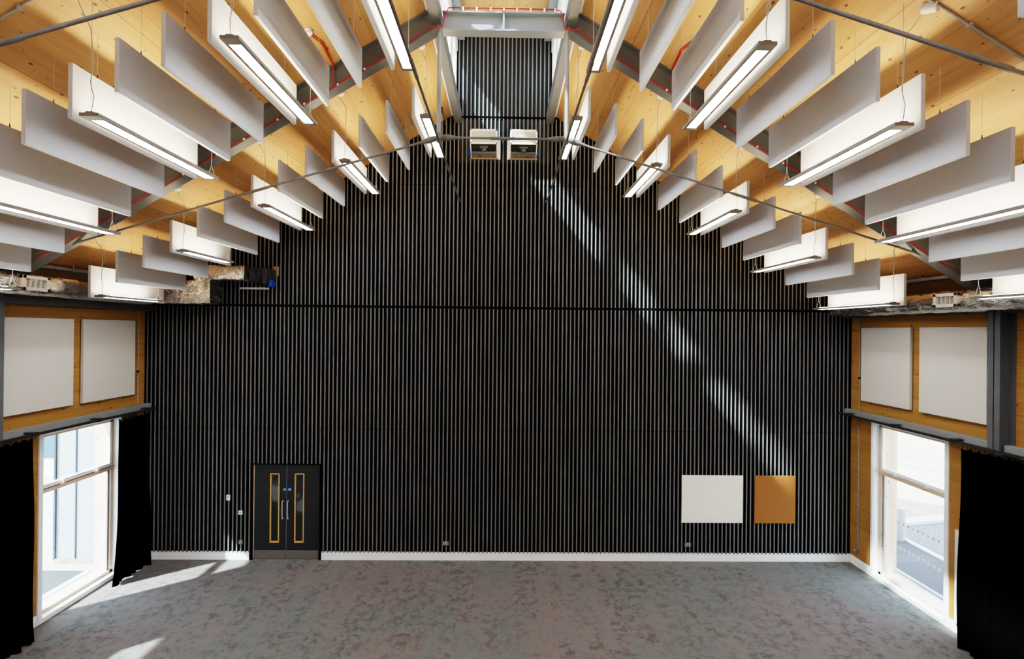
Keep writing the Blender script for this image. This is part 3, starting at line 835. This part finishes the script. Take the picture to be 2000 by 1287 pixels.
def duct_y(cx, cz, w, h, r, y0, y1, step=.05, rn=6):
    m = int((y1-y0)/step)
    return loft([[(p[0], y, p[1]) for p in rrect(cx, cz, w, h, r, rn)] for y in sub(y0, y1, m)])
def duct_x(cy, cz, w, h, r, x0, x1, step=.05):
    m = max(2, int(abs(x1-x0)/step))
    return loft([[(x, p[0], p[1]) for p in rrect(cy, cz, w, h, r, 6)] for x in sub(x0, x1, m)])
def duct_z(cx, cy, w, h, r, z0, z1, step=.05):
    m = max(2, int(abs(z1-z0)/step))
    return loft([[(p[0], p[1], z) for p in rrect(cx, cy, w, h, r, 6)] for z in sub(z0, z1, m)])
def grille(s, xf, ya, yb, za, zb, par, off):
    mb = MB(); e = .05
    X = lambda d: xf - s*d
    mb.bevbox(X(0), X(.05), ya, yb, zb-e, zb, .006); mb.bevbox(X(0), X(.05), ya, yb, za, za+e, .006)
    mb.bevbox(X(0), X(.05), ya, ya+e*1.3, za, zb, .006); mb.bevbox(X(0), X(.05), yb-e*1.3, yb, za, zb, .006)
    w = (yb-ya-2.6*e)/4
    for k in range(1, 4): mb.box(X(0), X(.035), ya+1.3*e+k*w-.008, ya+1.3*e+k*w+.008, za+e, zb-e)
    mb.box(X(-.05), X(-.06), ya+.02, yb-.02, za+.02, zb-.02)
    g = obj('supply_grille', mb, M['louvre'], par)
    g.location = off; g['label'] = 'white air grille with four openings'
    mb = MB()
    for k in range(4): mb.quad((X(.004), ya+1.3*e+k*w+.008, za+e), (X(.004), ya+1.3*e+(k+1)*w-.008, za+e), (X(.024), ya+1.3*e+(k+1)*w-.008, zb-e-.02), (X(.024), ya+1.3*e+k*w+.008, zb-e-.02))
    obj('grille_vane', mb, M['cord'], g)
# left duct
r = empty('foil_duct', (-7.35, 8, 5.83)); tag(r, 'foil-wrapped air duct along the left wall stepping up to the slatted wall', 'duct')
def part(nm, mb, m):
    o = obj(nm, mb, m, r); o.location = (7.35, -8, -5.83); return o
part('duct_run', crinkle(duct_y(-7.35, 5.83, .46, .30, .10, YB+.3, 8.75), .022, 6.), M['foil'])
part('bare_duct', MB().tube([(-7.35, 8.72, 5.82), (-7.35, 10.75, 5.82)], .155, 24), M['galv'])
part('duct_elbow', crinkle(duct_x(11.12, 5.95, .46, .50, .06, -7.5, -6.17), .012, 8., 3), M['foil'])
part('duct_riser', crinkle(duct_z(-6.34, 11.12, .34, .46, .05, 5.9, 6.52), .012, 8., 5), M['foil'])
part('upper_duct', crinkle(duct_x(11.12, 6.37, .46, .31, .05, -6.5, -5.45), .012, 8., 7), M['foil'])
part('flexible_collar', MB().tube([(-5.47,11.2,6.36),(-5.40,11.22,6.355),(-5.401,11.22,6.355),(-5.28,11.24,6.35),(-5.279,11.24,6.35),(-5.14,11.26,6.345)], [.165,.165,.175,.175,.165,.165], 24), M['darkmetal'])
part('damper_unit', MB().bevbox(-5.16, -5.06, 11.05, D-.02, 6.14, 6.50, .02), M['darkmetal'])
part('blue_actuator', MB().bevbox(-5.06, -4.98, 11.15, 11.32, 6.10, 6.24, .01), M['blue'])
mb = MB(); mb.bevbox(-5.12, -5.01, D-.05, D-.002, 6.36, 6.58, .006)
part('timber_surround', mb, M['ochre'])
part('support_channel', MB().bevbox(-5.70, -5.08, 11.2, 11.26, 6.04, 6.08, .004), M['galv'])
part('duct_strap', MB().box(-6.93, -6.87, 10.875, 10.89, 5.70, 6.15), M['galv'])
grille(-1, -7.125, 7.68, 8.15, 5.73, 5.955, r, (7.35, -8, -5.83))
# right duct
r = empty('foil_duct', (7.35, 8, 5.76)); tag(r, 'foil-wrapped air duct along the top of the right wall', 'duct')
def part2(nm, mb, m):
    o = obj(nm, mb, m, r); o.location = (-7.35, -8, -5.76); return o
rings = []
for y in sub(YB+.3, 11.30, 300):
    k = 1. if y < 11.0 else max(.25, sqrt(max(0, 1-((y-11.0)/.31)**2)))
    rings.append([(p[0], y, p[1]) for p in rrect(7.36, 5.74, .50*k, .33*k, .14*k, 6)])
part2('duct_run', crinkle(loft(rings), .026, 5.5, 11), M['foil'])
grille(1, 7.11, 7.83, 8.28, 5.64, 5.86, r, (-7.35, -8, -5.76))
# cable trays
for s in S:
    mb = MB(); y1 = 10.6
    mb.box(s*7.45, s*7.75, 2.0, y1, 6.14, 6.148); mb.box(s*7.45, s*7.458, 2.0, y1, 6.14, 6.20) ; mb.box(s*7.742, s*7.75, 2.0, y1, 6.14, 6.20)
    o = obj('cable_tray', mb, M['galv']); tag(o, 'galvanised cable tray above the %s duct' % SIDE[s], 'cable tray')
    for y in (5.2, 7.0, 9.0, 10.3): 
        zt = roof(7.45)
        obj('tray_hanger', MB().tube([(s*7.44, y, 6.13), (s*7.44, y, zt)], .007, 8), M['galv'], o)
    if s < 0:
        mb = MB()
        for q in range(3): mb.tube([(-7.50-.05*q+.012*sin(y*3+q), y, 6.16+.006*q) for y in sub(2., 10.3, 40)], .009, 6)
        mb.tube([(-7.10,YT-.1,roof(7.1)-.37),(-7.25,YT+.02,6.18),(-7.42,YT+.25,6.20),(-7.5,YT+.6,6.17)], .010, 6)
        obj('red_cables', mb, M['red'], o)
# ------------------------------------------------------------------ curtains
def curtain(x, y0, y1, zt, label, nf, flare=.10, seed=1, dx=.11):
    rnd = random.Random(seed); mb = MB()
    ny, nz = nf*10, 26
    ph = [rnd.uniform(-.5, .5) for _ in range(nf+2)]
    vs = []
    for j in range(nz+1):
        v = j/nz; z = zt*(1-v)+.012
        for i in range(ny+1):
            u = i/ny; a = u*nf*2*pi
            k = int(u*nf)
            w = (.45+.55*min(1, v*2.2))
            amp = dx*(.5+.25*sin(k*2.1+seed))*w
            spread = 1+flare*v*v*(1 if v < .93 else 1.15)
            yc = (y0+y1)/2; y = yc+(u-.5)*(y1-y0)*spread + .03*sin(a*.5+v*3+seed)*v + .02*sin(7*v+seed)
            xx = x + amp*sin(a+ph[min(k,nf)]*v*2) + .03*sin(3*v+u*4)
            zz = z
            if j == 0: zz = zt - .05*abs(sin(a*.5))**2 - .01*rnd.random()
            if j == nz: zz = .004+.02*abs(sin(a*.37+seed))
            vs.append((xx, y, zz))
    fs = [(j*(ny+1)+i, j*(ny+1)+i+1, (j+1)*(ny+1)+i+1, (j+1)*(ny+1)+i) for j in range(nz) for i in range(ny)]
    mb.add(vs, fs, True)
    o = obj('curtain', mb, M['curtain']); tag(o, label, 'curtain', 'black blackout curtains')
    hk = MB().tube([(x, 0, zt-.03), (x-.005, 0, 3.385)], .005, 6).mesh('curtain_hook', M['darkmetal'])
    for i in range(nf*2+1):
        obj('curtain_hook', hk, None, o, (0, y0+(y1-y0)*i/(nf*2), 0))
    return o
curtain(-7.68, 10.42, 11.36, 3.335, 'black curtain bunched between the left window and slatted wall', 6, .16, 3, .10)
curtain(-7.64, 7.10, 8.54, 3.365, 'black curtain at the left edge, in front of the timber wall', 9, .04, 5)
curtain(7.66, 7.00, 8.36, 3.365, 'black curtain at the right edge, partly covering the radiator', 9, .04, 9)

# ------------------------------------------------------------------ radiators
for s in S:
    x0 = s*7.88
    y0, y1, z0, z1 = 8.05, (8.76 if s > 0 else 8.80), .23, 1.84
    mb = MB(); mb.bevbox(s*7.965, s*7.945, y0, y1, z0, z1, .006)
    m = int((y1-y0)/.07)
    for k in range(m):
        a = y0+.02+k*(y1-y0-.04)/m
        mb.bevbox(s*7.945, s*7.90, a+.006, a+(y1-y0-.04)/m-.006, z0+.03, z1-.03, .012)
    mb.bevbox(s*7.90, s*7.885, y0, y1, z0, z1, .008)
    r = obj('radiator', mb, M['radiator']); tag(r, 'tall white panel radiator behind the %s black curtain' % SIDE[s], 'radiator')
    obj('radiator_grille', MB().box(s*7.885, s*7.965, y0+.01, y1-.01, z1-.006, z1+.004), M['cord'], r)
    mb = MB(); mb.tube([(s*7.93, y1-.06, z0), (s*7.93, y1-.06, .004)], .009, 10); mb.tube([(s*7.93, y1-.06, .17),(s*7.93, y1-.06, .10)], .02, 12); mb.tube([(s*7.93, y1-.06, .012),(s*7.93, y1-.06, .002)], .028, 12)
    obj('radiator_valve', mb, M['chrome'], r)
    mb = MB(); mb.box(s*7.965, s*7.998, y0+.15, y0+.19, z0+.2, z1-.2); mb.box(s*7.965, s*7.998, y1-.19, y1-.15, z0+.2, z1-.2)
    obj('radiator_bracket', mb, M['radiator'], r)

# ------------------------------------------------------------------ outside
def flat(nm, poly, z, m, th=.1):
    return obj(nm, MB().prism(poly, 'z', z-th, z), m)
XO = HW+WT
g = flat('ground_left', [(-40,-30),(-XO,-30),(-XO,40),(-40,40)], -.12, M['paving']); struct(g, 'pale paving outside the left window', 'ground')
g = flat('road_left', [(-9.95,2.),(-8.93,2.),(-8.96,11.25),(-9.95,11.25)], -.10, M['asphalt'], .02); struct(g, 'dark asphalt path outside the left window', 'path')
g = flat('kerb_left', [(-8.93,2.),(-8.80,2.),(-8.83,11.25),(-8.96,11.25)], -.085, M['kerb'], .04); struct(g)
g = flat('ground_right', [(XO,-30),(60,-30),(60,60),(XO,60)], -.14, M['soil']); struct(g, 'sandy soil beyond the car park', 'ground')
g = flat('road_right', [(8.92,-10),(12.,-10),(12.2,11.),(12.75,14.35),(11.35,14.05),(10.5,13.9),(8.92,13.9)], -.10, M['asphalt2'], .03); struct(g, 'grey asphalt outside the right window', 'road')
g = flat('path_right', [(8.92,-10),(10.36,-10),(10.36,13.8),(8.92,13.8)], -.09, M['asphalt'], .02); struct(g, 'dark asphalt strip by the right wall', 'path')
g = flat('kerb_right', [(10.36,-10),(10.50,-10),(10.50,13.3),(10.36,13.3)], -.06, M['kerb'], .08); struct(g, 'white kerb line along the asphalt outside the right window', 'kerb')
g = flat('kerb_right', [(10.4,13.9),(11.35,14.05),(12.75,14.35),(14.6,14.7),(14.6,15.05),(12.75,14.70),(11.35,14.40),(10.4,14.25)], -.02, M['kerb'], .12); struct(g, 'curved white kerb in front of the sandy soil', 'kerb')
g = flat('gravel_strip', [(XO,-10),(8.86,-10),(8.86,13.),(XO,13.)], -.09, M['gravel'], .06); g['kind'] = 'stuff'; g['label'] = 'white gravel margin below the right window'; g['category'] = 'gravel'
g = flat('trim_1', [(8.86,-10),(8.92,-10),(8.92,13.),(8.86,13.)], -.05, M['kerb'], .1); struct(g)
o = obj('bollard', MB().tube([(10.30,13.05,-.12),(10.30,13.05,.70),(10.30,13.05,.73),(10.30,13.05,.74)], [.11,.11,.105,.09], 20), M['bollard']); tag(o, 'grey cylindrical bollard seen through the right window', 'bollard')
# neighbouring wing on the left, clad in pale metal panels
r = empty('neighbouring_wing', (-9.1, 11.9, -.12)); tag(r, 'pale blue-grey metal clad wing seen through the left window', 'building')
def part3(nm, mb, m):
    o = obj(nm, mb, m, r); o.location = (9.1, -11.9, .12); return o
part3('cladding_wall', MB().box(-9.95, -XO-.005, 11.62, 13.6, -.02, 7.2), M['clad'])
mb = MB()
for x in (-9.50, -9.02, -8.6): mb.box(x-.012, x+.012, 11.60, 11.625, .0, 7.1)
mb.box(-9.50, -8.43, 11.603, 11.625, 1.93, 1.95)
part3('cladding_seam', mb, M['seam'])
part3('corner_trim', MB().box(-9.97, -9.93, 11.58, 11.66, -.02, 7.2), M['seam'])
part3('plinth', MB().box(-9.95, -XO-.005, 11.58, 13.6, -.12, .0), M['soil'])
r = empty('distant_building', (-15, 19, -.12)); tag(r, 'distant building with dark windows at the left window edge', 'building')
def part4(nm, mb, m):
    o = obj(nm, mb, m, r); o.location = (15, -19, .12); return o
part4('facade', MB().box(-22, -11, 18.5, 24, -.12, 7), M['white'])
for k in range(4):
    mb = MB()
    for j in range(6): mb.box(-21.6+j*1.75, -20.2+j*1.75, 18.44, 18.5, .5+k*1.6, 1.6+k*1.6)
    part4('window_band', mb, M['farglass'])

# ------------------------------------------------------------------ light
sun = bpy.data.lights.new('sun', 'SUN'); sun.energy = 19.; sun.angle = radians(1.6); sun.color = (.93, .98, 1.)
so = bpy.data.objects.new('sun', sun); COL.objects.link(so)
dv = Vector((1.29, 1.0, -1.51)).normalized(); so.rotation_euler = dv.to_track_quat('-Z', 'Y').to_euler(); so.location = (-12, -9, 14)
W = bpy.data.worlds.new('sky'); SC.world = W; W.use_nodes = True
t = W.node_tree; bg = t.nodes['Background']
tc = t.nodes.new('ShaderNodeTexCoord'); sp = t.nodes.new('ShaderNodeSeparateXYZ'); t.links.new(tc.outputs['Generated'], sp.inputs[0])
rp = t.nodes.new('ShaderNodeValToRGB'); t.links.new(sp.outputs[2], rp.inputs[0])
rp.color_ramp.elements[0].color = (.90,.95,1.,1); rp.color_ramp.elements[0].position = 0.
rp.color_ramp.elements[1].color = (.62,.76,1.,1); rp.color_ramp.elements[1].position = .8
t.links.new(rp.outputs[0], bg.inputs[0]); bg.inputs[1].default_value = 6.5

# ------------------------------------------------------------------ camera
yaw, pitch, roll = .0145, -.0020, .0100
def mm(rows): return Matrix(rows)
R0 = mm(((1,0,0),(0,0,-1),(0,1,0)))
Ry = mm(((cos(yaw),0,-sin(yaw)),(0,1,0),(sin(yaw),0,cos(yaw))))
Rx = mm(((1,0,0),(0,cos(pitch),-sin(pitch)),(0,sin(pitch),cos(pitch))))
Rz = mm(((cos(roll),-sin(roll),0),(sin(roll),cos(roll),0),(0,0,1)))
Rm = Rz @ Rx @ Ry @ R0
cam = bpy.data.cameras.new('camera'); cam.lens = 18.; cam.sensor_width = 36.; cam.sensor_fit = 'HORIZONTAL'; cam.clip_start = .05; cam.clip_end = 200
co = bpy.data.objects.new('camera', cam); COL.objects.link(co)
mw = Matrix((( Rm[0][0], -Rm[1][0], -Rm[2][0], .06), (Rm[0][1], -Rm[1][1], -Rm[2][1], 0.), (Rm[0][2], -Rm[1][2], -Rm[2][2], 5.2), (0,0,0,1)))
co.matrix_world = mw
SC.camera = co
SC.view_settings.view_transform = 'Filmic'
SC.view_settings.look = 'High Contrast'
SC.view_settings.exposure = 0.6
